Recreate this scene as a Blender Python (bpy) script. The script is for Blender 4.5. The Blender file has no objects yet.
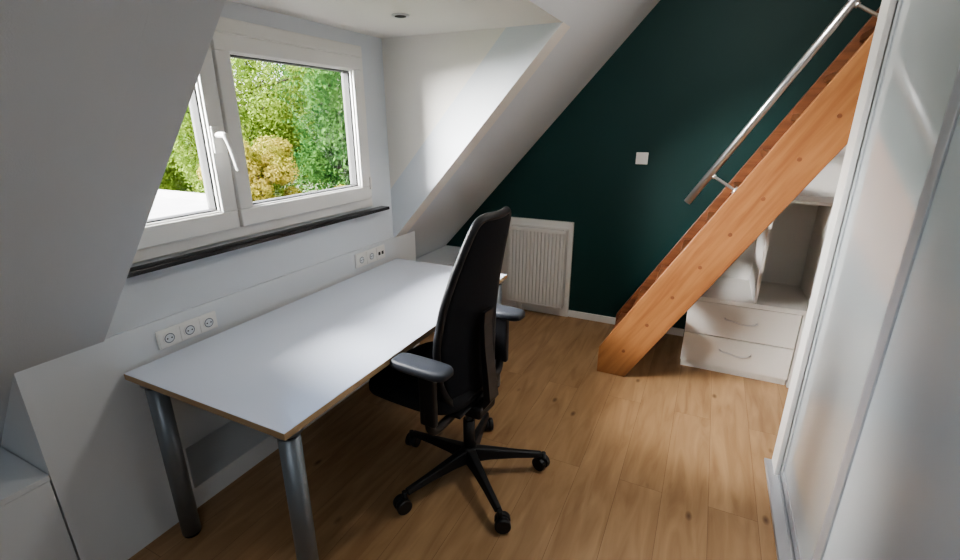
import bpy, math, random
import numpy as np
from mathutils import Vector, Matrix
random.seed(3)
COL=bpy.context.scene.collection
# ------------------------------------------------------------------ materials
def srgb(r,g,b):
    f=lambda c:(c/255/12.92) if c/255<=0.04045 else ((c/255+0.055)/1.055)**2.4
    return (f(r),f(g),f(b),1)
def newmat(name):
    m=bpy.data.materials.new(name);m.use_nodes=True
    nt=m.node_tree;return m,nt,nt.nodes['Principled BSDF']
def plain(name,col,rough=.5,metal=0,bump=0,bscale=200,var=0.0,coat=0,spec=.5):
    m,nt,b=newmat(name)
    b.inputs['Base Color'].default_value=col;b.inputs['Roughness'].default_value=rough;b.inputs['Metallic'].default_value=metal
    b.inputs['Coat Weight'].default_value=coat;b.inputs['Coat Roughness'].default_value=.05;b.inputs['Specular IOR Level'].default_value=spec
    tc=nt.nodes.new('ShaderNodeTexCoord')
    n=nt.nodes.new('ShaderNodeTexNoise');n.inputs['Scale'].default_value=bscale;n.inputs['Detail'].default_value=3
    nt.links.new(tc.outputs['Object'],n.inputs['Vector'])
    if bump>0:
        bp=nt.nodes.new('ShaderNodeBump');bp.inputs['Strength'].default_value=bump;bp.inputs['Distance'].default_value=.002
        nt.links.new(n.outputs['Fac'],bp.inputs['Height']);nt.links.new(bp.outputs['Normal'],b.inputs['Normal'])
    if var>0:
        n2=nt.nodes.new('ShaderNodeTexNoise');n2.inputs['Scale'].default_value=1.7;nt.links.new(tc.outputs['Object'],n2.inputs['Vector'])
        r=nt.nodes.new('ShaderNodeValToRGB');r.color_ramp.elements[0].position=.3;r.color_ramp.elements[1].position=.7
        r.color_ramp.elements[0].color=[c*(1-var) for c in col[:3]]+[1];r.color_ramp.elements[1].color=[min(1,c*(1+var)) for c in col[:3]]+[1]
        nt.links.new(n2.outputs['Fac'],r.inputs['Fac']);nt.links.new(r.outputs['Color'],b.inputs['Base Color'])
    return m
M={}
M['wall']=plain('white_wall_paint',(.74,.77,.80,1),.75,bump=.25,bscale=350)
M['ceil']=plain('white_ceiling_paint',(.86,.83,.78,1),.8,bump=.2,bscale=300)
M['green']=plain('dark_green_paint',srgb(8,56,53),.6,bump=.35,bscale=260,var=.06)
M['board']=plain('white_laminate',(.74,.765,.79,1),.4,bump=.03)
M['cab']=plain('white_cabinet_laminate',(.82,.80,.76,1),.35)
M['pvc']=plain('white_pvc',(.86,.85,.82,1),.28)
M['granite']=plain('dark_granite',(.035,.033,.035,1),.18,bump=.1,bscale=90)
M['desk']=plain('white_desk_laminate',(.78,.83,.94,1),.2,bump=.05,bscale=500)
M['ply']=plain('plywood_edge',srgb(176,150,118),.5)
M['legs']=plain('grey_metallic_paint',srgb(130,136,142),.38,metal=.5)
M['black']=plain('black_plastic',(.010,.010,.012,1),.45,bump=.1)
M['fabric']=plain('black_fabric',(.007,.008,.011,1),.9,bump=.8,bscale=700)
M['meshf']=plain('black_mesh_fabric',(.008,.009,.013,1),.8,bump=1,bscale=900,spec=.3)
M['armpad']=plain('dark_grey_pad',(.045,.050,.062,1),.5)
M['alu']=plain('anodised_aluminium',(.55,.57,.61,1),.42,metal=.45)
M['steel']=plain('stainless_steel',(.75,.75,.76,1),.3,metal=1)
M['rad']=plain('radiator_enamel',(.82,.81,.78,1),.35)
M['glassdoor']=plain('white_lacquered_glass',(.62,.66,.67,1),.06,coat=.8)
M['door2']=plain('satin_white_panel',(.64,.69,.72,1),.22)
M['dark']=plain('dark_recess',(.05,.05,.05,1),.8)
M['roof']=plain('flat_roof_gravel',(.24,.235,.24,1),.9,bump=.5,bscale=20,var=.1)
M['brick']=plain('render_facade',(.3,.27,.24,1),.9,var=.1)
M['bark']=plain('bark',(.03,.022,.016,1),.9,bump=.6,bscale=15)
M['grass']=plain('garden_ground',(.04,.055,.02,1),1,var=.3)
def wood(name,c1,c2,angle=0,scale=(1,1,1),rough=.4,stretch=14):
    m,nt,b=newmat(name);N=nt.nodes;L=nt.links
    tc=N.new('ShaderNodeTexCoord');m1=N.new('ShaderNodeMapping');m1.inputs['Rotation'].default_value=(0,angle,0)
    m2=N.new('ShaderNodeMapping');m2.inputs['Scale'].default_value=(1.2,stretch,stretch)
    L.new(tc.outputs['Object'],m1.inputs['Vector']);L.new(m1.outputs['Vector'],m2.inputs['Vector'])
    n=N.new('ShaderNodeTexNoise');n.inputs['Scale'].default_value=2.2;n.inputs['Detail'].default_value=6;n.inputs['Distortion'].default_value=.4
    L.new(m2.outputs['Vector'],n.inputs['Vector'])
    r=N.new('ShaderNodeValToRGB');r.color_ramp.elements[0].position=.32;r.color_ramp.elements[1].position=.68
    r.color_ramp.elements[0].color=c1;r.color_ramp.elements[1].color=c2
    L.new(n.outputs['Fac'],r.inputs['Fac']);L.new(r.outputs['Color'],b.inputs['Base Color']);b.inputs['Roughness'].default_value=rough
    return m
SL=1.66;ANG=math.atan(SL)
M['stair']=wood('lacquered_beech',srgb(134,88,54),srgb(160,112,72),angle=ANG)
M['tread']=wood('lacquered_beech_tread',srgb(104,62,40),srgb(134,86,56),angle=0)
def floor_mat():
    m,nt,b=newmat('oak_plank_floor');N=nt.nodes;L=nt.links
    tc=N.new('ShaderNodeTexCoord')
    mp=N.new('ShaderNodeMapping');mp.inputs['Rotation'].default_value=(0,0,math.pi/2)
    L.new(tc.outputs['Object'],mp.inputs['Vector'])
    br=N.new('ShaderNodeTexBrick');br.inputs['Scale'].default_value=1;br.inputs['Brick Width'].default_value=1.9;br.inputs['Row Height'].default_value=.19
    br.inputs['Mortar Size'].default_value=.0009;br.inputs['Mortar Smooth'].default_value=.3;br.offset=.37;br.inputs['Bias'].default_value=0
    br.inputs['Color1'].default_value=(0,0,0,1);br.inputs['Color2'].default_value=(1,1,1,1);br.inputs['Mortar'].default_value=(.5,.5,.5,1)
    L.new(mp.outputs['Vector'],br.inputs['Vector'])
    m2=N.new('ShaderNodeMapping');m2.inputs['Scale'].default_value=(7,.9,1);L.new(tc.outputs['Object'],m2.inputs['Vector'])
    ad=N.new('ShaderNodeVectorMath');ad.operation='MULTIPLY_ADD';ad.inputs[1].default_value=(7,13,5);L.new(br.outputs['Color'],ad.inputs[0]);L.new(m2.outputs['Vector'],ad.inputs[2])
    n=N.new('ShaderNodeTexNoise');n.inputs['Scale'].default_value=2.6;n.inputs['Detail'].default_value=7;n.inputs['Distortion'].default_value=.9
    L.new(ad.outputs[0],n.inputs['Vector'])
    r=N.new('ShaderNodeValToRGB');r.color_ramp.elements[0].position=.25;r.color_ramp.elements[1].position=.75
    r.color_ramp.elements[0].color=srgb(148,115,82);r.color_ramp.elements[1].color=srgb(182,151,115)
    L.new(n.outputs['Fac'],r.inputs['Fac'])
    mx=N.new('ShaderNodeMix');mx.data_type='RGBA';mx.blend_type='MULTIPLY';mx.inputs['Factor'].default_value=1
    r2=N.new('ShaderNodeValToRGB');r2.color_ramp.elements[0].color=(.90,.88,.86,1);r2.color_ramp.elements[1].color=(1.0,1.0,1.0,1)
    L.new(br.outputs['Color'],r2.inputs['Fac']);L.new(r.outputs['Color'],mx.inputs['A']);L.new(r2.outputs['Color'],mx.inputs['B'])
    m3=N.new('ShaderNodeMapping');m3.inputs['Scale'].default_value=(3.4,1.7,1);L.new(tc.outputs['Object'],m3.inputs['Vector'])
    v=N.new('ShaderNodeTexVoronoi');v.inputs['Scale'].default_value=1.9;L.new(m3.outputs['Vector'],v.inputs['Vector'])
    r3=N.new('ShaderNodeValToRGB');r3.color_ramp.elements[0].position=.025;r3.color_ramp.elements[1].position=.11
    r3.color_ramp.elements[0].color=(.22,.13,.07,1);r3.color_ramp.elements[1].color=(1,1,1,1)
    L.new(v.outputs['Distance'],r3.inputs['Fac'])
    mk=N.new('ShaderNodeMix');mk.data_type='RGBA';mk.blend_type='MULTIPLY';mk.inputs['Factor'].default_value=.8
    L.new(mx.outputs['Result'],mk.inputs['A']);L.new(r3.outputs['Color'],mk.inputs['B'])
    ms=N.new('ShaderNodeMix');ms.data_type='RGBA';ms.inputs['B'].default_value=srgb(116,88,62)
    L.new(br.outputs['Fac'],ms.inputs['Factor']);L.new(mk.outputs['Result'],ms.inputs['A'])
    L.new(ms.outputs['Result'],b.inputs['Base Color'])
    b.inputs['Roughness'].default_value=.45
    bp=N.new('ShaderNodeBump');bp.inputs['Strength'].default_value=.12;bp.inputs['Distance'].default_value=.003;L.new(n.outputs['Fac'],bp.inputs['Height']);L.new(bp.outputs['Normal'],b.inputs['Normal'])
    return m
M['floor']=floor_mat()
def glass_mat():
    m=bpy.data.materials.new('window_glass');m.use_nodes=True;nt=m.node_tree;N=nt.nodes;N.clear();L=nt.links
    o=N.new('ShaderNodeOutputMaterial');t=N.new('ShaderNodeBsdfTransparent');g=N.new('ShaderNodeBsdfGlossy');g.inputs['Roughness'].default_value=.02
    f=N.new('ShaderNodeFresnel');f.inputs['IOR'].default_value=1.2;mx=N.new('ShaderNodeMixShader')
    L.new(f.outputs[0],mx.inputs[0]);L.new(t.outputs[0],mx.inputs[1]);L.new(g.outputs[0],mx.inputs[2]);L.new(mx.outputs[0],o.inputs[0]);return m
M['glass']=glass_mat()
def leaf_mat(name,c1,c2):
    m=bpy.data.materials.new(name);m.use_nodes=True;nt=m.node_tree;N=nt.nodes;N.clear();L=nt.links
    o=N.new('ShaderNodeOutputMaterial');d=N.new('ShaderNodeBsdfDiffuse');t=N.new('ShaderNodeBsdfTranslucent');mx=N.new('ShaderNodeMixShader');mx.inputs[0].default_value=.25
    tc=N.new('ShaderNodeTexCoord');n=N.new('ShaderNodeTexNoise');n.inputs['Scale'].default_value=1.1;n.inputs['Detail'].default_value=4;L.new(tc.outputs['Object'],n.inputs['Vector'])
    r=N.new('ShaderNodeValToRGB');r.color_ramp.elements[0].position=.35;r.color_ramp.elements[1].position=.65;r.color_ramp.elements[0].color=c1;r.color_ramp.elements[1].color=c2
    L.new(n.outputs['Fac'],r.inputs['Fac']);L.new(r.outputs[0],d.inputs[0]);L.new(r.outputs[0],t.inputs[0])
    L.new(d.outputs[0],mx.inputs[1]);L.new(t.outputs[0],mx.inputs[2]);L.new(mx.outputs[0],o.inputs[0]);return m
# ------------------------------------------------------------------ helpers
def link(o,parent=None):
    COL.objects.link(o)
    if parent: o.parent=parent
    return o
def empty(name,loc=(0,0,0),rz=0):
    e=bpy.data.objects.new(name,None);e.empty_display_size=.1;e.location=loc;e.rotation_euler=(0,0,rz);return link(e)
def mesh(name,v,f,mat,parent=None,smooth=False,bevel=0,seg=2):
    me=bpy.data.meshes.new(name);me.from_pydata([tuple(p) for p in v],[],f);me.update()
    import bmesh
    bm=bmesh.new();bm.from_mesh(me);bmesh.ops.recalc_face_normals(bm,faces=bm.faces);bm.to_mesh(me);bm.free()
    for m in (mat if isinstance(mat,list) else [mat]): me.materials.append(m)
    if smooth:
        for p in me.polygons:p.use_smooth=True
    o=bpy.data.objects.new(name,me);link(o,parent)
    if bevel:
        b=o.modifiers.new('bevel','BEVEL');b.width=bevel;b.segments=seg;b.limit_method='ANGLE'
    return o
def boxvf(x0,x1,y0,y1,z0,z1,off=0):
    v=[(x0,y0,z0),(x1,y0,z0),(x1,y1,z0),(x0,y1,z0),(x0,y0,z1),(x1,y0,z1),(x1,y1,z1),(x0,y1,z1)]
    f=[[0,3,2,1],[4,5,6,7],[0,1,5,4],[1,2,6,5],[2,3,7,6],[3,0,4,7]]
    return v,[[i+off for i in q] for q in f]
def box(name,x0,x1,y0,y1,z0,z1,mat,parent=None,bevel=0,seg=2):
    v,f=boxvf(x0,x1,y0,y1,z0,z1);return mesh(name,v,f,mat,parent,bevel=bevel,seg=seg)
def boxes(name,L,mat,parent=None,bevel=0):
    V=[];F=[]
    for b in L:
        v,f=boxvf(*b,off=len(V));V+=v;F+=f
    return mesh(name,V,F,mat,parent,bevel=bevel)
def prism(name,poly,y0,y1,mat,parent=None,bevel=0):
    n=len(poly);v=[(x,y0,z) for x,z in poly]+[(x,y1,z) for x,z in poly]
    f=[list(range(n)),list(range(2*n-1,n-1,-1))]+[[i,(i+1)%n,n+(i+1)%n,n+i] for i in range(n)]
    return mesh(name,v,f,mat,parent,bevel=bevel)
def cyl(name,p0,p1,r,mat,parent=None,r2=None,seg=28,bevel=0):
    p0=Vector(p0);p1=Vector(p1);r2=r if r2 is None else r2;d=(p1-p0).normalized()
    a=d.orthogonal().normalized();b=d.cross(a);V=[];
    for p,rr in((p0,r),(p1,r2)):
        for i in range(seg):
            t=2*math.pi*i/seg;V.append(p+a*math.cos(t)*rr+b*math.sin(t)*rr)
    F=[[i,(i+1)%seg,seg+(i+1)%seg,seg+i] for i in range(seg)]+[list(range(seg))[::-1],list(range(seg,2*seg))]
    o=mesh(name,V,F,mat,parent,bevel=bevel)
    for p in o.data.polygons:
        if len(p.vertices)==4:p.use_smooth=True
    return o
def tube(name,pts,r,mat,parent=None,cyclic=False,smooth=True):
    c=bpy.data.curves.new(name,'CURVE');c.dimensions='3D';c.bevel_depth=r;c.bevel_resolution=5;c.use_fill_caps=True
    s=c.splines.new('NURBS' if smooth else 'POLY');s.points.add(len(pts)-1)
    for i,p in enumerate(pts): s.points[i].co=(*p,1)
    if smooth: s.order_u=3;s.use_endpoint_u=True
    s.use_cyclic_u=cyclic;c.resolution_u=8;c.materials.append(mat)
    return link(bpy.data.objects.new(name,c),parent)
def loft(name,rings,mat,parent=None,sub=0,smooth=True):
    n=len(rings[0]);V=[p for r in rings for p in r];F=[]
    for k in range(len(rings)-1):
        for i in range(n):F.append([k*n+i,k*n+(i+1)%n,(k+1)*n+(i+1)%n,(k+1)*n+i])
    F.append(list(range(n))[::-1]);F.append(list(range((len(rings)-1)*n,len(rings)*n)))
    o=mesh(name,V,F,mat,parent,smooth=smooth)
    return o
def superell(cx,cy,a,b,z,n=40,e=3.5):
    out=[]
    for i in range(n):
        t=2*math.pi*i/n;c,s=math.cos(t),math.sin(t)
        out.append((cx+a*math.copysign(abs(c)**(2/e),c),cy+b*math.copysign(abs(s)**(2/e),s),z))
    return out
# ------------------------------------------------------------------ room shell
GY=3.717;XR=1.30;YB=-1.7;ZC=2.75
sx=lambda z:-1.806+(z-.88)/1.105
box('floor',-2.7,XR+.1,YB-.1,GY+.1,-.12,0,M['floor'])
box('wall_far',-2.9,XR+.15,GY,GY+.14,0,ZC+.1,M['green'])
box('wall_back',-2.9,XR+.15,YB-.14,YB,0,ZC+.1,M['wall'])
box('wall_right',XR,XR+.14,YB,GY,0,ZC+.1,M['wall'])
box('ceiling',sx(ZC)-.3,XR+.14,YB-.1,GY+.1,ZC,ZC+.12,M['ceil'])
T=.22
def slab(name,z0,z1,y0,y1):
    return prism(name,[(sx(z0),z0),(sx(z1),z1),(sx(z1)-T*.74,z1+T*.67),(sx(z0)-T*.74,z0+T*.67)],y0,y1,M['wall'])
slab('wall_slope_near',-.1,ZC+.05,YB-.1,.759)
slab('wall_slope_far',-.1,ZC+.05,2.463,GY+.05)
slab('wall_slope_upper',2.052,ZC+.05,.759,2.463)
XW=-1.822;TW=.078
tri=[(sx(.84),.84),(-.745,2.052),(-.78,2.12),(XW-TW,2.12),(XW-TW,.84)]
prism('wall_dormer_cheek_near',tri,.62,.7585,M['wall'])
prism('wall_dormer_cheek_far',tri,2.4635,2.60,M['ceil'])
box('ceiling_dormer',XW-TW,-.75,.70,2.50,2.052,2.14,M['ceil'])
WY0,WY1,WZ0,WZ1=.81,2.25,1.115,1.98
boxes('wall_window',[(XW-TW,XW,.70,2.50,.6,WZ0),(XW-TW,XW,.70,2.50,WZ1,2.10),(XW-TW,XW,.70,WY0,WZ0,WZ1),(XW-TW,XW,WY1,2.50,WZ0,WZ1)],M['wall'])
nb=(.93,2.25,.10,.50)
kb=empty('trim_1')
B0,B1=-1.83,-1.812
boxes('cladding',[(B0,B1,.515,nb[0],0,.88),(B0,B1,nb[1],2.70,0,.88),(B0,B1,nb[0],nb[1],0,nb[2]),(B0,B1,nb[0],nb[1],nb[3],.88)],M['board'],kb)
boxes('niche',[(-2.1,B0,nb[0]-.018,nb[1]+.018,nb[3],nb[3]+.018),(-2.1,B0,nb[0]-.018,nb[1]+.018,nb[2]-.018,nb[2]),(-2.12,-2.1,nb[0],nb[1],nb[2],nb[3]),(-2.1,B0,nb[0]-.018,nb[0],nb[2],nb[3]),(-2.1,B0,nb[1],nb[1]+.018,nb[2],nb[3]),(-2.1,B0,1.58,1.60,nb[2],nb[3])],M['board'],kb)
for nm,y0,y1 in(('end_near',.515,.533),('end_far',2.682,2.70)):
    prism(nm,[(B0,0),(B0,.868),(sx(.868)-.01,.868),(sx(.0)+.02,0)],y0,y1,M['board'],kb)
for nm,y0,y1 in(('eaves_cabinet',YB+.01,.512),('eaves_cabinet.001',2.703,GY-.003)):
    e=empty(nm)
    prism('carcass',[(-1.835,0),(-1.835,.48),(sx(.48)+.005,.48),(sx(0)+.01,0)],y0,y1,M['board'],e)
    prism('top_panel',[(-1.812,.48),(-1.812,.50),(sx(.50)+.004,.50),(sx(.48)+.004,.48)],y0,y1,M['board'],e)
    k=max(1,round((y1-y0)/.55));w=(y1-y0)/k
    for i in range(k): box(f'door_{i+1}',-1.835,-1.815,y0+i*w+.002,y0+(i+1)*w-.002,.06,.477,M['board'],e)
box('baseboard_far',-.944,-.02,GY-.014,GY,0,.06,M['pvc'],bevel=.003)
# ------------------------------------------------------------------ window
win=empty('window_1')
def frame(name,x0,x1,y0,y1,z0,z1,w,mat,wb=None,par=None):
    wb=wb or w
    return boxes(name,[(x0,x1,y0,y1,z0,z0+wb),(x0,x1,y0,y1,z1-w,z1),(x0,x1,y0,y0+w,z0+wb,z1-w),(x0,x1,y1-w,y1,z0+wb,z1-w)],mat,par,bevel=.005)
frame('outer_frame',-1.87,-1.806,.80,2.258,1.115,1.985,.055,M['pvc'],par=win)
box('mullion',-1.87,-1.806,1.305,1.375,1.17,1.93,M['pvc'],win)
sash=[(.845,1.335,1.165,1.925),(1.350,2.218,1.165,1.925)]
for i,(a,b,c,d) in enumerate(sash):
    frame(f'sash_{i+1}',-1.86,-1.786,a,b,c,d,.066,M['pvc'],wb=.075,par=win)
    frame(f'bead_{i+1}',-1.850,-1.800,a+.062,b-.062,c+.071,d-.062,.010,M['pvc'],par=win)
    frame(f'gasket_{i+1}',-1.866,-1.814,a+.068,b-.068,c+.077,d-.068,.009,M['dark'],par=win)
    box(f'glass_{i+1}',-1.852,-1.846,a+.07,b-.07,c+.08,d-.07,M['glass'],win)
box('handle_plate',-1.786,-1.776,1.272,1.308,1.475,1.58,M['pvc'],win,bevel=.004)
tube('handle_lever',[(-1.778,1.290,1.545),(-1.738,1.290,1.548),(-1.722,1.291,1.54),(-1.718,1.305,1.49),(-1.724,1.325,1.41)],.012,M['pvc'],win)
box('hinge',-1.80,-1.784,2.222,2.238,1.22,1.29,M['pvc'],win,bevel=.004)
box('windowsill',XW,-1.76,.762,2.36,1.083,1.101,M['granite'],bevel=.003)
# ------------------------------------------------------------------ recessed spot
sp=empty('recessed_spotlight')
cyl('ring',(-1.36,1.99,2.052),(-1.36,1.99,2.046),.04,M['steel'],sp)
cyl('lens',(-1.36,1.99,2.047),(-1.36,1.99,2.0445),.026,M['dark'],sp)
# ------------------------------------------------------------------ socket strips
def socket_strip(name,y0,y1,z0,z1,n,data=False):
    e=empty(name);x=B1
    box('plate',x,x+.010,y0,y1,z0,z1,M['pvc'],e,bevel=.003)
    w=(y1-y0)/n;zc=(z0+z1)/2
    for i in range(n):
        yc=y0+w*(i+.5)
        box(f'insert_{i}',x+.01,x+.013,yc-w*.44,yc+w*.44,z0+.006,z1-.006,M['pvc'],e,bevel=.001)
        if data and i==n-1:
            for s in(-1,1): box(f'port_{i}_{s}',x+.013,x+.0145,yc+s*.016-.009,yc+s*.016+.009,zc-.012,zc+.008,M['dark'],e)
        else:
            cyl(f'rim_{i}',(x+.012,yc,zc),(x+.0155,yc,zc),.0235,M['pvc'],e)
            cyl(f'well_{i}',(x+.0150,yc,zc),(x+.0162,yc,zc),.0195,M['legs'],e)
            cyl(f'core_{i}',(x+.0155,yc,zc),(x+.0168,yc,zc),.016,M['board'],e)
            for s in(-1,1): cyl(f'hole_{i}_{s}',(x+.0165,yc+s*.0085,zc),(x+.0175,yc+s*.0085,zc),.003,M['dark'],e,seg=12)
socket_strip('power_socket_strip',.92,1.165,.765,.84,3)
socket_strip('power_socket_strip.001',2.06,2.34,.775,.86,3,True)
ws=empty('wall_switch')
box('plate',-.515,-.43,GY-.008,GY,1.30,1.385,M['pvc'],ws,bevel=.003);box('rocker',-.500,-.445,GY-.012,GY-.008,1.315,1.37,M['pvc'],ws,bevel=.002)
# ------------------------------------------------------------------ desk
dk=empty('desk')
DX0,DX1,DY0,DY1=-1.795,-1.005,.781,2.452
box('top_core',DX0,DX1,DY0,DY1,.7155,.7385,M['ply'],dk,bevel=.0015)
box('top_laminate',DX0+.001,DX1-.001,DY0+.001,DY1-.001,.738,.7402,M['desk'],dk)
box('under_laminate',DX0+.003,DX1-.003,DY0+.003,DY1-.003,.714,.7157,M['legs'],dk)
for i,(x,y) in enumerate([(DX0+.085,DY0+.05),(DX1-.05,DY0+.055),(DX0+.085,DY1-.05),(DX1-.05,DY1-.05)]):
    cyl(f'leg_{i}',(x,y,.012),(x,y,.685),.034,M['legs'],dk,seg=36)
    cyl(f'collar_{i}',(x,y,.685),(x,y,.700),.028,M['black'],dk)
    cyl(f'flange_{i}',(x,y,.700),(x,y,.7145),.045,M['legs'],dk)
    cyl(f'foot_{i}',(x,y,0),(x,y,.013),.030,M['black'],dk)
boxes('frame_rails',[(DX0+.085,DX1-.05,DY0+.04,DY0+.07,.675,.712),(DX0+.085,DX1-.05,DY1-.07,DY1-.04,.675,.712),(DX0+.1,DX0+.13,DY0+.05,DY1-.05,.66,.712),(DX1-.14,DX1-.11,DY0+.05,DY1-.05,.675,.712)],M['legs'],dk)
box('cable_tray',DX0+.03,DX0+.16,1.0,2.2,.58,.66,M['legs'],dk)
# ------------------------------------------------------------------ radiator
rd=empty('radiator')
ry0=GY-.115;ry1=GY-.03
rx0,rx1,rz0,rz1=-1.47,-.98,.10,.77
box('back_panel',rx0,rx1,ry1-.012,ry1,rz0,rz1,M['rad'],rd)
V=[];F=[];n=15;w=(rx1-rx0-.02)/n;prof=[]
for i in range(n):
    x=rx0+.01+i*w
    prof+=[(x,0.006),(x+w*.12,0.0),(x+w*.80,0.0),(x+w*.90,0.006)]
prof.append((rx1-.01,0.006))
for z,o in((rz0+.012,0),(rz1-.03,0)):
    for x,d in prof:V.append((x,ry0+d,z))
m=len(prof)
for i in range(m-1):F.append([i,i+1,m+i+1,m+i])
mesh('front_ribs',V,F,M['rad'],rd)
boxes('casing',[(rx0,rx1,ry0+.006,ry0+.016,rz0,rz1),(rx0,rx0+.008,ry0+.004,ry1,rz0,rz1-.005),(rx1-.008,rx1,ry0+.004,ry1,rz0,rz1-.005),(rx0,rx1,ry0,ry0+.01,rz1-.03,rz1),(rx0,rx1,ry0,ry0+.01,rz0,rz0+.014)],M['rad'],rd,bevel=.003)
boxes('top_grille',[(rx0+.01+i*.02,rx0+.022+i*.02,ry0+.012,ry1-.012,rz1-.008,rz1-.003) for i in range(23)]+[(rx0,rx1,ry0+.01,ry0+.02,rz1-.008,rz1),(rx0,rx1,ry1-.02,ry1-.01,rz1-.008,rz1)],M['rad'],rd)
tube('pipe',[(rx0+.06,ry1-.04,rz0),(rx0+.06,ry1-.04,.0)],.009,M['rad'],rd,smooth=False)
tube('pipe_2',[(rx0+.11,ry1-.04,rz0),(rx0+.11,ry1-.04,.0)],.009,M['rad'],rd,smooth=False)
cyl('valve',(rx0,ry1-.04,rz1-.09),(rx0-.05,ry1-.04,rz1-.09),.02,M['pvc'],rd)
box('wall_bracket',rx0+.1,rx1-.1,ry1,GY-.026,.3,.6,M['rad'],rd)
boxes('trim_2',[(-1.60,-.944,GY-.028,GY,0,.825)],M['pvc'],bevel=.003)
# ------------------------------------------------------------------ staircase
st=empty('wooden_staircase')
up=lambda X:1.03+SL*X
lo=lambda X:.55+SL*X
zt=2.66
poly=[(-.512,0),(-.55/SL,0),((zt-.55)/SL,zt),((zt-1.03)/SL,zt),(-.512,up(-.512))]
prism('stringer_front',poly,2.87,2.912,M['stair'],st,bevel=.004)
prism('stringer_rear',poly,3.49,3.532,M['tread'],st,bevel=.004)
k=1
while .205*k<2.6:
    z=.205*k;xc=(z-.79)/SL
    box(f'tread_{k}',xc-.125,xc+.115,2.913,3.489,z-.036,z,M['tread'],st,bevel=.004)
    cyl(f'plug_{k}',(xc-.0,2.870,z-.018),(xc,2.8675,z-.018),.011,M['tread'],st,seg=16)
    k+=1
hy=2.89
p0=Vector((-.10,hy,1.165));dirv=Vector((1,0,SL)).normalized();p1=p0+dirv*1.62
cyl('rail_tube',p0,p1,.020,M['steel'],st)
nrm=Vector((-SL,0,1)).normalized()
for i,X in enumerate((.13,.60)):
    b=Vector((X,hy,up(X)))
    t=((p0-b)-dirv*(p0-b).dot(dirv)).length
    tube(f'bracket_{i}',[b,b+nrm*t],.008,M['steel'],st,smooth=False)
    cyl(f'rosette_{i}',b,b+nrm*.008,.022,M['steel'],st)
    cyl(f'saddle_{i}',b+nrm*(t-.03),b+nrm*(t-.015),.013,M['steel'],st)
# ------------------------------------------------------------------ storage under stairs
cb=empty('stepped_drawer_cabinet');sh=cb
cx0,cx1,cy0,cy1=-.015,.615,3.184,GY-.004
box('plinth',cx0+.005,cx1-.005,cy0+.03,cy1,0,.05,M['cab'],cb)
box('carcass',cx0,cx1,cy0+.02,cy1,.05,.495,M['cab'],cb)
box('top',cx0-.004,1.118,cy0-.004,cy1,.495,.525,M['cab'],cb,bevel=.002)
box('side_base',cx1+.003,1.118,cy0+.003,cy1,.0,.495,M['cab'],cb)
for i,(a,b) in enumerate(((.052,.262),(.268,.492))):
    box(f'drawer_{i+1}',cx0+.003,cx1-.003,cy0,cy0+.02,a,b,M['cab'],cb,bevel=.002)
    zc=(a+b)/2+.01;xm=(cx0+cx1)/2
    tube(f'handle_{i+1}',[(xm-.09,cy0,zc+.01),(xm-.085,cy0-.022,zc+.008),(xm-.04,cy0-.026,zc+.006),(xm,cy0-.028,zc-.006),(xm+.04,cy0-.026,zc-.008),(xm+.085,cy0-.022,zc+.002),(xm+.09,cy0,zc+.004)],.0055,M['steel'],cb)
y0=3.20
boxes('tall_section',[(.35,.368,y0,cy1,.525,1.15),(.66,.678,y0,cy1,.525,1.15),(1.1,1.118,y0,cy1,0,1.15),(.35,1.118,y0,cy1,1.15,1.168),(.35,1.118,cy1-.01,cy1,.525,1.15)],M['cab'],sh)
prism('step_back_panel',[(cx0,.525),(.35,.525),(.35,1.10),(.17,1.10),(.17,.80),(cx0,.80)],cy1-.02,cy1,M['cab'],sh)
box('upper_section',.42,1.118,3.45,cy1,1.168,1.56,M['cab'],sh)
# ------------------------------------------------------------------ wardrobe with sliding doors
wd=empty('sliding_door_wardrobe')
WX=.47;WYE=2.335;WZ=2.6
boxes('carcass',[(WX+.09,XR-.003,WYE-.02,WYE,0,WZ),(WX+.09,XR-.003,YB+.01,YB+.03,0,WZ),(WX+.02,XR-.003,YB+.01,WYE,WZ,WZ+.03),(XR-.02,XR-.003,YB+.01,WYE,0,WZ)],M['cab'],wd)
boxes('end_casing',[(WX-.004,XR-.003,WYE-.001,WYE+.018,0,WZ+.03),(WX-.004,WX+.016,WYE-.10,WYE,0,WZ)],M['pvc'],wd,bevel=.002)
boxes('tracks',[(WX-.035,WX+.09,YB+.02,WYE+.018,0,.012),(WX-.035,WX-.03,YB+.02,WYE,.012,.022),(WX+.012,WX+.016,YB+.02,WYE-.10,.012,.022),(WX-.035,WX+.09,YB+.02,WYE,WZ-.05,WZ)],M['alu'],wd)
def door(name,x0,y0,y1,mat,fw):
    boxes(name+'_frame',[(x0,x0+.028,y0,y0+fw,.024,WZ-.05),(x0,x0+.028,y1-fw,y1,.024,WZ-.05),(x0+.002,x0+.026,y0+fw,y1-fw,.024,.07),(x0+.002,x0+.026,y0+fw,y1-fw,WZ-.1,WZ-.05)],M['alu'],wd,bevel=.003)
    box(name+'_panel',x0+.006,x0+.02,y0+fw,y1-fw,.07,WZ-.1,mat,wd)
door('door_a',WX+.018,1.20,2.235,M['glassdoor'],.035)
door('door_b',WX-.018,.20,1.455,M['door2'],.06)
door('door_c',WX+.018,-.80,.28,M['glassdoor'],.035)
door('door_d',WX-.018,-1.66,-.72,M['door2'],.06)
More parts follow.
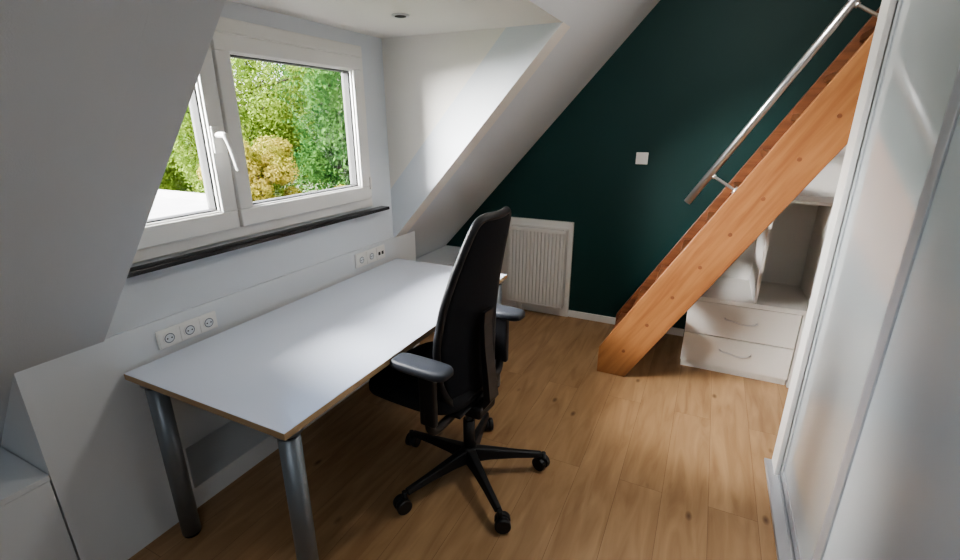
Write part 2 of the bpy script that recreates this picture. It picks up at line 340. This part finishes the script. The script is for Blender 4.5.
# ------------------------------------------------------------------ office chair
ch=empty('office_chair',(-.846,1.635,0),math.radians(176))
R0=math.radians(29.5-176)
for i in range(5):
    a=R0+i*2*math.pi/5;c,s=math.cos(a),math.sin(a);n=Vector((-s,c,0));d=Vector((c,s,0))
    rings=[]
    for r,w,zb,zt_ in((.02,.034,.085,.150),(.10,.027,.088,.138),(.22,.021,.085,.118),(.345,.018,.078,.100)):
        p=d*r;q=[p-n*w+Vector((0,0,zb)),p+n*w+Vector((0,0,zb)),p+n*w*.6+Vector((0,0,zt_)),p-n*w*.6+Vector((0,0,zt_))]
        rings.append([tuple(v) for v in q])
    o=loft(f'base_arm_{i}',rings,M['black'],ch,smooth=False);bv=o.modifiers.new('b','BEVEL');bv.width=.005;bv.segments=2
    p=d*.355
    cyl(f'caster_stem_{i}',p+Vector((0,0,.05)),p+Vector((0,0,.095)),.011,M['black'],ch,seg=14)
    ca=a+.7+i*1.3;ax=Vector((math.cos(ca),math.sin(ca),0));fw=Vector((-ax.y,ax.x,0));cc=p+fw*.012+Vector((0,0,.0335))
    for sgn in(-1,1):
        cyl(f'caster_wheel_{i}_{sgn}',cc+ax*sgn*.006,cc+ax*sgn*.030,.0335,M['black'],ch,seg=26,bevel=.004)
    cyl(f'caster_hood_{i}',cc-ax*.007,cc+ax*.007,.027,M['armpad'],ch,seg=20)
cyl('hub',(0,0,.075),(0,0,.16),.040,M['black'],ch,r2=.034)
cyl('gas_sleeve',(0,0,.16),(0,0,.30),.027,M['black'],ch)
cyl('gas_piston',(0,0,.30),(0,0,.39),.016,M['legs'],ch)
box('mechanism',-.10,.16,-.075,.075,.365,.425,M['black'],ch,bevel=.015,seg=3)
boxes('seat_plate',[(-.06,.30,-.17,.17,.418,.432)],M['black'],ch,bevel=.005)
sr=[superell(.195,0,a*.255,b*.25,z,n=48) for a,b,z in((.80,.82,.428),(.97,.97,.436),(1.0,1.0,.455),(1.0,1.0,.490),(.975,.975,.508),(.9,.9,.518),(.7,.7,.521),(.3,.3,.518))]
sr=[[(x,y,z-(.030*max(0,(x-.29)/.14)**2 if z>.43 else 0)+.012*(abs(y)/.24)**3) for x,y,z in r] for r in sr]
loft('seat_cushion',sr,M['fabric'],ch)
zs=[.47,.53,.60,.68,.76,.84,.92,1.0,1.08,1.16,1.21,1.245,1.262]
def interp(z,t):
    for (a,b),(c,d) in zip(t,t[1:]):
        if z<=c: return b+(d-b)*(z-a)/(c-a)
    return t[-1][1]
HW=[(.47,.165),(.53,.200),(.60,.222),(.76,.232),(.92,.215),(1.08,.180),(1.16,.157),(1.21,.142),(1.245,.125),(1.262,.095)]
FX=[(.47,-.055),(.6,-.040),(.76,-.040),(.92,-.062),(1.08,-.098),(1.262,-.145)]
def bp(z,u):
    w=interp(z,HW);return (interp(z,FX)+.045*u*u*(w/.23),w*u,z)
NU=12;V=[bp(z,-1+2*i/NU) for z in zs for i in range(NU+1)];F=[]
for k in range(len(zs)-1):
    for i in range(NU):
        a=k*(NU+1)+i;F.append([a,a+1,a+NU+2,a+NU+1])
o=mesh('back_mesh',V,F,M['meshf'],ch,smooth=True);s=o.modifiers.new('s','SOLIDIFY');s.thickness=.018;s.offset=0
loop=[bp(z,1) for z in zs]+[bp(zs[-1],u) for u in(.6,.2,-.2,-.6)]+[bp(z,-1) for z in reversed(zs)]+[bp(zs[0],u) for u in(-.6,0,.6)]
tube('back_frame',loop,.016,M['black'],ch,cyclic=True)
rings=[]
for x,z,w,t in((-.02,.395,.045,.018),(-.08,.40,.045,.018),(-.115,.45,.04,.016),(-.105,.56,.036,.014),(-.090,.70,.034,.012),(-.088,.80,.035,.010),(-.095,.86,.035,.008)):
    rings.append([(x-t,-w,z),(x-t,w,z),(x+t,w,z+.0),(x+t,-w,z)])
o=loft('back_spine',rings,M['black'],ch,smooth=False);b=o.modifiers.new('b','BEVEL');b.width=.006;b.segments=2
for s in(-1,1):
    nm='l' if s>0 else 'r'
    tube(f'arm_bracket_{nm}',[(.0,s*.12,.405),(.0,s*.22,.400),(.0,s*.285,.41),(.0,s*.305,.46),(.0,s*.308,.52)],.019,M['black'],ch)
    box(f'arm_post_{nm}',-.040,.032,s*.308-.016,s*.308+.016,.46,.70,M['black'],ch,bevel=.01,seg=3)
    pr=[superell(.015,s*.318,.128*a,.050*b,z,n=36,e=4.5) for a,b,z in((.85,.8,.697),(1,1,.707),(1,1,.725),(.97,.92,.734),(.85,.75,.737))]
    loft(f'arm_pad_{nm}',pr,M['armpad'],ch)
tube('height_lever',[(.08,-.05,.40),(.08,-.22,.395),(.08,-.27,.39)],.006,M['black'],ch)
# ------------------------------------------------------------------ outside
box('ground',-80,20,-40,90,-6.2,-6.0,M['grass'])
nbh=empty('neighbouring_building')
boxes('walls',[(-24,-12.2,2,10.2,-6,-1.05)],M['brick'],nbh)
boxes('flat_roof',[(-24.2,-12,1.8,10.4,-1.05,-.9),(-24.2,-24,1.8,10.4,-.9,-.7),(-12.2,-12,1.8,10.4,-.9,-.7),(-24.2,-12,10.2,10.4,-.9,-.7)],M['roof'],nbh)
box('rooflight',-18,-16.6,6,7.4,-.9,-.5,M['pvc'],nbh)
rng=np.random.default_rng(5)
def tree_mesh(name,R,H,mat,nblob,nleaf,ls,droop=0):
    bl=[]
    for i in range(nblob):
        while True:
            p=rng.uniform(-1,1,3)
            if np.dot(p,p)<1: break
        bl.append((p*np.array([R,R,H])*.85,R*rng.uniform(.16,.34)))
    C=np.array([b[0] for b in bl]);Rr=np.array([b[1] for b in bl])
    idx=rng.integers(0,nblob,nleaf);d=rng.normal(size=(nleaf,3));d/=np.linalg.norm(d,axis=1)[:,None]
    P=C[idx]+d*Rr[idx][:,None]*rng.uniform(.7,1.12,nleaf)[:,None]
    if droop: P[:,2]-=droop*rng.uniform(0,1,nleaf)**2
    a=rng.normal(size=(nleaf,3))*.7+d;a/=np.linalg.norm(a,axis=1)[:,None]
    t=np.cross(a,rng.normal(size=(nleaf,3)));t/=np.linalg.norm(t,axis=1)[:,None];b=np.cross(a,t)
    s=ls*rng.uniform(.6,1.3,nleaf)[:,None]
    q=np.stack([P-t*s,P+b*s*.55,P+t*s,P-b*s*.55],1).reshape(-1,3)
    V=q.tolist();F=[[4*i,4*i+1,4*i+2,4*i+3] for i in range(nleaf)];MI=[0]*nleaf
    def seg(p0,p1,r0,r1):
        p0=Vector(p0);p1=Vector(p1);dd=(p1-p0).normalized();u=dd.orthogonal().normalized();w=dd.cross(u);o=len(V)
        for p,r in((p0,r0),(p1,r1)):
            for k in range(8):
                g=k*math.pi/4;V.append(tuple(p+u*math.cos(g)*r+w*math.sin(g)*r))
        for k in range(8):F.append([o+k,o+(k+1)%8,o+8+(k+1)%8,o+8+k]);MI.append(1)
    seg((0,0,-9),(0,0,-H*.3),.3*R/4.3,.2*R/4.3);seg((0,0,-H*.3),(0,0,H*.7),.2*R/4.3,.05*R/4.3)
    for i in range(0,nblob,2): seg((0,0,min(C[i][2]-.8,H*.5)),C[i],.07*R/4.3,.03*R/4.3)
    me=bpy.data.meshes.new(name);me.from_pydata(V,[],F);me.materials.append(mat);me.materials.append(M['bark'])
    me.polygons.foreach_set('material_index',MI);me.update();return me
L1=leaf_mat('leaves_light_green',srgb(76,100,40),srgb(118,136,62))
L2=leaf_mat('leaves_dark_green',srgb(28,54,26),srgb(62,90,44))
L3=leaf_mat('leaves_yellow',srgb(104,104,44),srgb(140,128,66))
TA=tree_mesh('birch',4.2,4.6,L1,80,60000,.075,1.4)
TB=tree_mesh('maple',4.4,4.6,L2,80,52000,.085)
TC=tree_mesh('shrub',2.0,2.2,L3,34,24000,.065)
def tree(name,me,x,y,z,rz,s=1):
    o=bpy.data.objects.new(name,me);o.location=(x,y,z);o.rotation_euler=(0,0,rz);o.scale=(s,s,s);link(o)
tree('maple_tree',TB,-11.0,15.3,1.6,0,.88)
tree('birch_tree',TA,-20.2,16.8,1.6,1,.95)
tree('yellow_tree',TC,-9.9,8.1,.15,0,.58)
tree('yellow_tree.001',TC,-7.1,8.1,-.55,2,.42)
tree('birch_tree.001',TA,-29.5,16,.6,2.2,1.1)
tree('maple_tree.001',TB,-24,29,3.0,1.2,1.6)
tree('maple_tree.002',TB,-11,27,3.0,2.2,1.4)
tree('maple_tree.003',TB,-43,22,.5,3.2,1.7)
# ------------------------------------------------------------------ lights / world
w=bpy.data.worlds.new('sky');bpy.context.scene.world=w;w.use_nodes=True;nt=w.node_tree
bg=nt.nodes['Background'];sky=nt.nodes.new('ShaderNodeTexSky');sky.sky_type='NISHITA';sky.sun_disc=False
sky.sun_elevation=math.radians(42);sky.sun_rotation=math.radians(120);sky.air_density=1.2;sky.dust_density=2
nt.links.new(sky.outputs[0],bg.inputs['Color']);bg.inputs['Strength'].default_value=.9
def sun(name,d,e,ang,col):
    l=bpy.data.lights.new(name,'SUN');l.energy=e;l.angle=math.radians(ang);l.color=col;o=bpy.data.objects.new(name,l)
    o.rotation_euler=Vector(d).to_track_quat('-Z','Y').to_euler();link(o)
sun('sun',(-.6,.35,-.7),6,1,(1,.93,.8))
sun('sky_glow',(.72,.56,-.46),98.0,64,(1,.985,.96))
def area(name,loc,d,e,sx_,sy_,col):
    l=bpy.data.lights.new(name,'AREA');l.shape='RECTANGLE';l.size=sx_;l.size_y=sy_;l.energy=e;l.color=col;o=bpy.data.objects.new(name,l)
    o.location=loc;o.rotation_euler=Vector(d).to_track_quat('-Z','Y').to_euler();link(o)
area('added_fill_light',(-.0,-.9,2.62),(0.0,.25,-1),16,.9,.9,(.93,.97,1))  # added fill behind the camera, not a known lamp of the room
cl=empty('added_fill_housing');box('body',-.5,.5,-1.4,-.4,2.65,2.75,M['pvc'],cl,bevel=.01)  # made-up housing above the added fill
area('added_fill_light.001',(.25,2.3,2.70),(0.0,.1,-1),18,.35,.35,(1,.95,.88))  # second added fill, brightens the far floor and drawers
cl=empty('added_fill_housing.001');box('body',.05,.45,2.1,2.5,2.715,2.75,M['pvc'],cl,bevel=.01)  # made-up housing for the second fill
try: bpy.context.scene.view_settings.look='AgX - Medium High Contrast'
except Exception as ex: print(ex)
# ------------------------------------------------------------------ camera
cam=bpy.data.cameras.new('camera');cam.sensor_width=36;cam.lens=468.8/960*36;cam.clip_start=.02;cam.clip_end=300
co=bpy.data.objects.new('camera',cam);link(co);co.location=(0,0,1.592)
co.rotation_euler=(math.pi/2-.324,0,.450)
bpy.context.scene.camera=co
